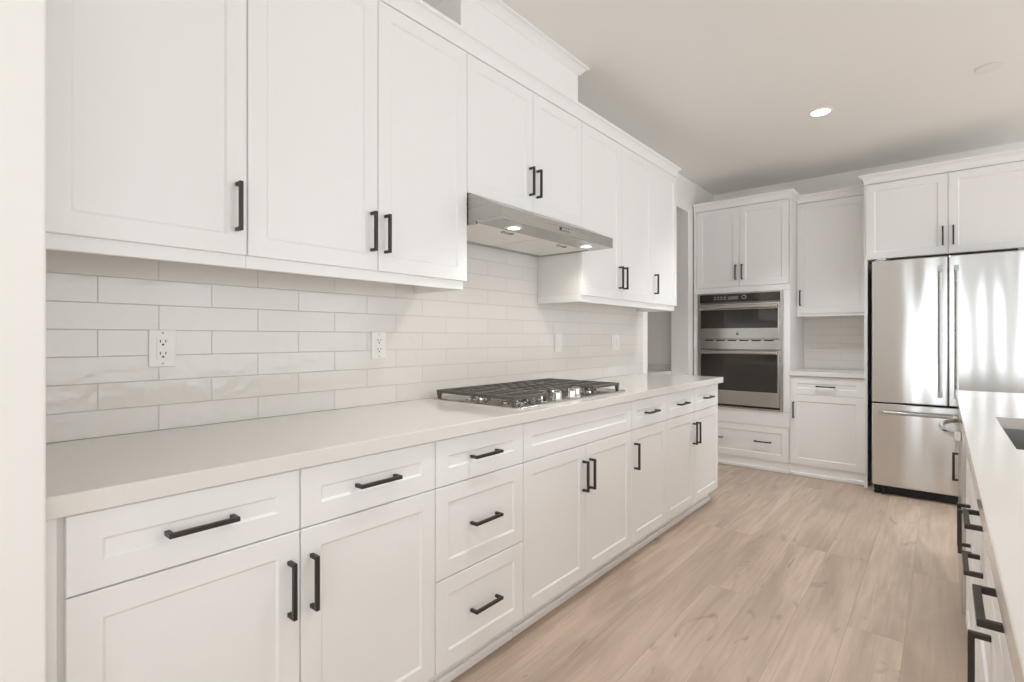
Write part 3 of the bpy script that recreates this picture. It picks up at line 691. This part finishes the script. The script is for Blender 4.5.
loft(bm, loops); h = mk('handle', bm, CHROME, dd, smooth=True)
bm = NB()
for y in (ya, yb): box(bm, DX - 0.022, DX, y - 0.020, y + 0.020, hzD - 0.019, hzD + 0.019)
mk('handle_mount', bm, CHROME, dd, 0.003)
# island back panel and near end panel
bm = NB(); box(bm, IB + 0.001, IB + 0.021, iy[1], iy[6], 0.0, CB - 0.001); box(bm, 1.99, IB, iy[1] - 0.021, iy[1] - 0.001, 0.0, CB - 0.001); box(bm, 1.99, IB, iy[6] + 0.001, iy[6] + 0.019, 0.0, CB - 0.001)
tag(mk('island_end_panels', bm, WHITE, bevel=0.0015), 'white finished panels closing the back and ends of the island', 'panel')

# ------------------------------------------------------------------ pantry counter seen through the doorway
r = thing('pantry_counter', (-0.9, 4.7, 0), 'grey-white pantry counter glimpsed through the doorway in the left wall', 'counter')
bm = NB(); box(bm, -1.74, -0.175, 4.45, 5.015, 0.0, 0.845); mk('body', bm, WHITE, r)
bm = NB(); box(bm, -1.745, -0.1715, 4.42, 5.018, 0.8455, 0.877); mk('top', bm, QUARTZ, r, 0.002)
bm = NB(); box(bm, -1.745, -0.1715, 4.998, 5.018, 0.8775, 0.937); mk('splash', bm, QUARTZ, r, 0.001)

# ------------------------------------------------------------------ ceiling fittings
def can(x, y, label, power=62, spread=86):
    r = thing('recessed_light', (x, y, CH - 0.006), label, 'ceiling light', 'recessed ceiling lights')
    bm = NB(); lathe(bm, (x, y, CH - 0.0003), (0, 0, -1), [(0.075, 0), (0.075, 0.003), (0.068, 0.006), (0.058, 0.006)], 36); mk('trim_ring', bm, PLATE, r, smooth=True)
    bm = NB(); cyl(bm, (x, y, CH - 0.0064), (0, 0, -1), 0.057, 0.0012, 32); mk('lens', bm, LAMP, r)
    ld = bpy.data.lights.new('can_lamp', 'SPOT'); ld.energy = power; ld.spot_size = math.radians(spread); ld.spot_blend = 0.7; ld.color = (0.95, 0.98, 1.0); ld.shadow_soft_size = 0.06
    lo = bpy.data.objects.new('can_lamp', ld); C.objects.link(lo); lo.location = (x, y, CH - 0.02)
can(1.26, 4.03, 'lit round recessed light in the ceiling in front of the oven tower', 100, 112)
can(1.26, 1.6, 'unseen recessed fill light added in the ceiling above the aisle, outside the photo')  # unseen can, added to brighten the aisle floor and base fronts
can(2.5, -0.3, 'unseen recessed fill light added in the ceiling behind the camera, outside the photo', 25)  # added out of view for more light near the camera
can(3.6, 1.6, 'unseen recessed fill light added in the ceiling beyond the island, outside the photo')  # unseen lamp added as fill over the room beyond the island
can(3.6, 4.03, 'unseen recessed fill light added in the ceiling far right, outside the photo')  # another unseen can added for fill on the right
r = thing('sprinkler_cover', (2.1, 3.99, CH - 0.008), 'flat round white sprinkler cover on the ceiling at the upper right', 'sprinkler cover')
bm = NB(); lathe(bm, (2.1, 3.99, CH - 0.002), (0, 0, -1), [(0.060, 0), (0.060, 0.0012), (0.058, 0.002), (0.03, 0.0022)], 32); mk('cover_disc', bm, PLATE, r, smooth=True)
bm = NB(); cyl(bm, (2.1, 3.99, CH - 0.0003), (0, 0, -1), 0.050, 0.0016, 28); mk('cup', bm, PLATE, r)

for o in bpy.data.objects:
    if '_o' in o: del o['_o']
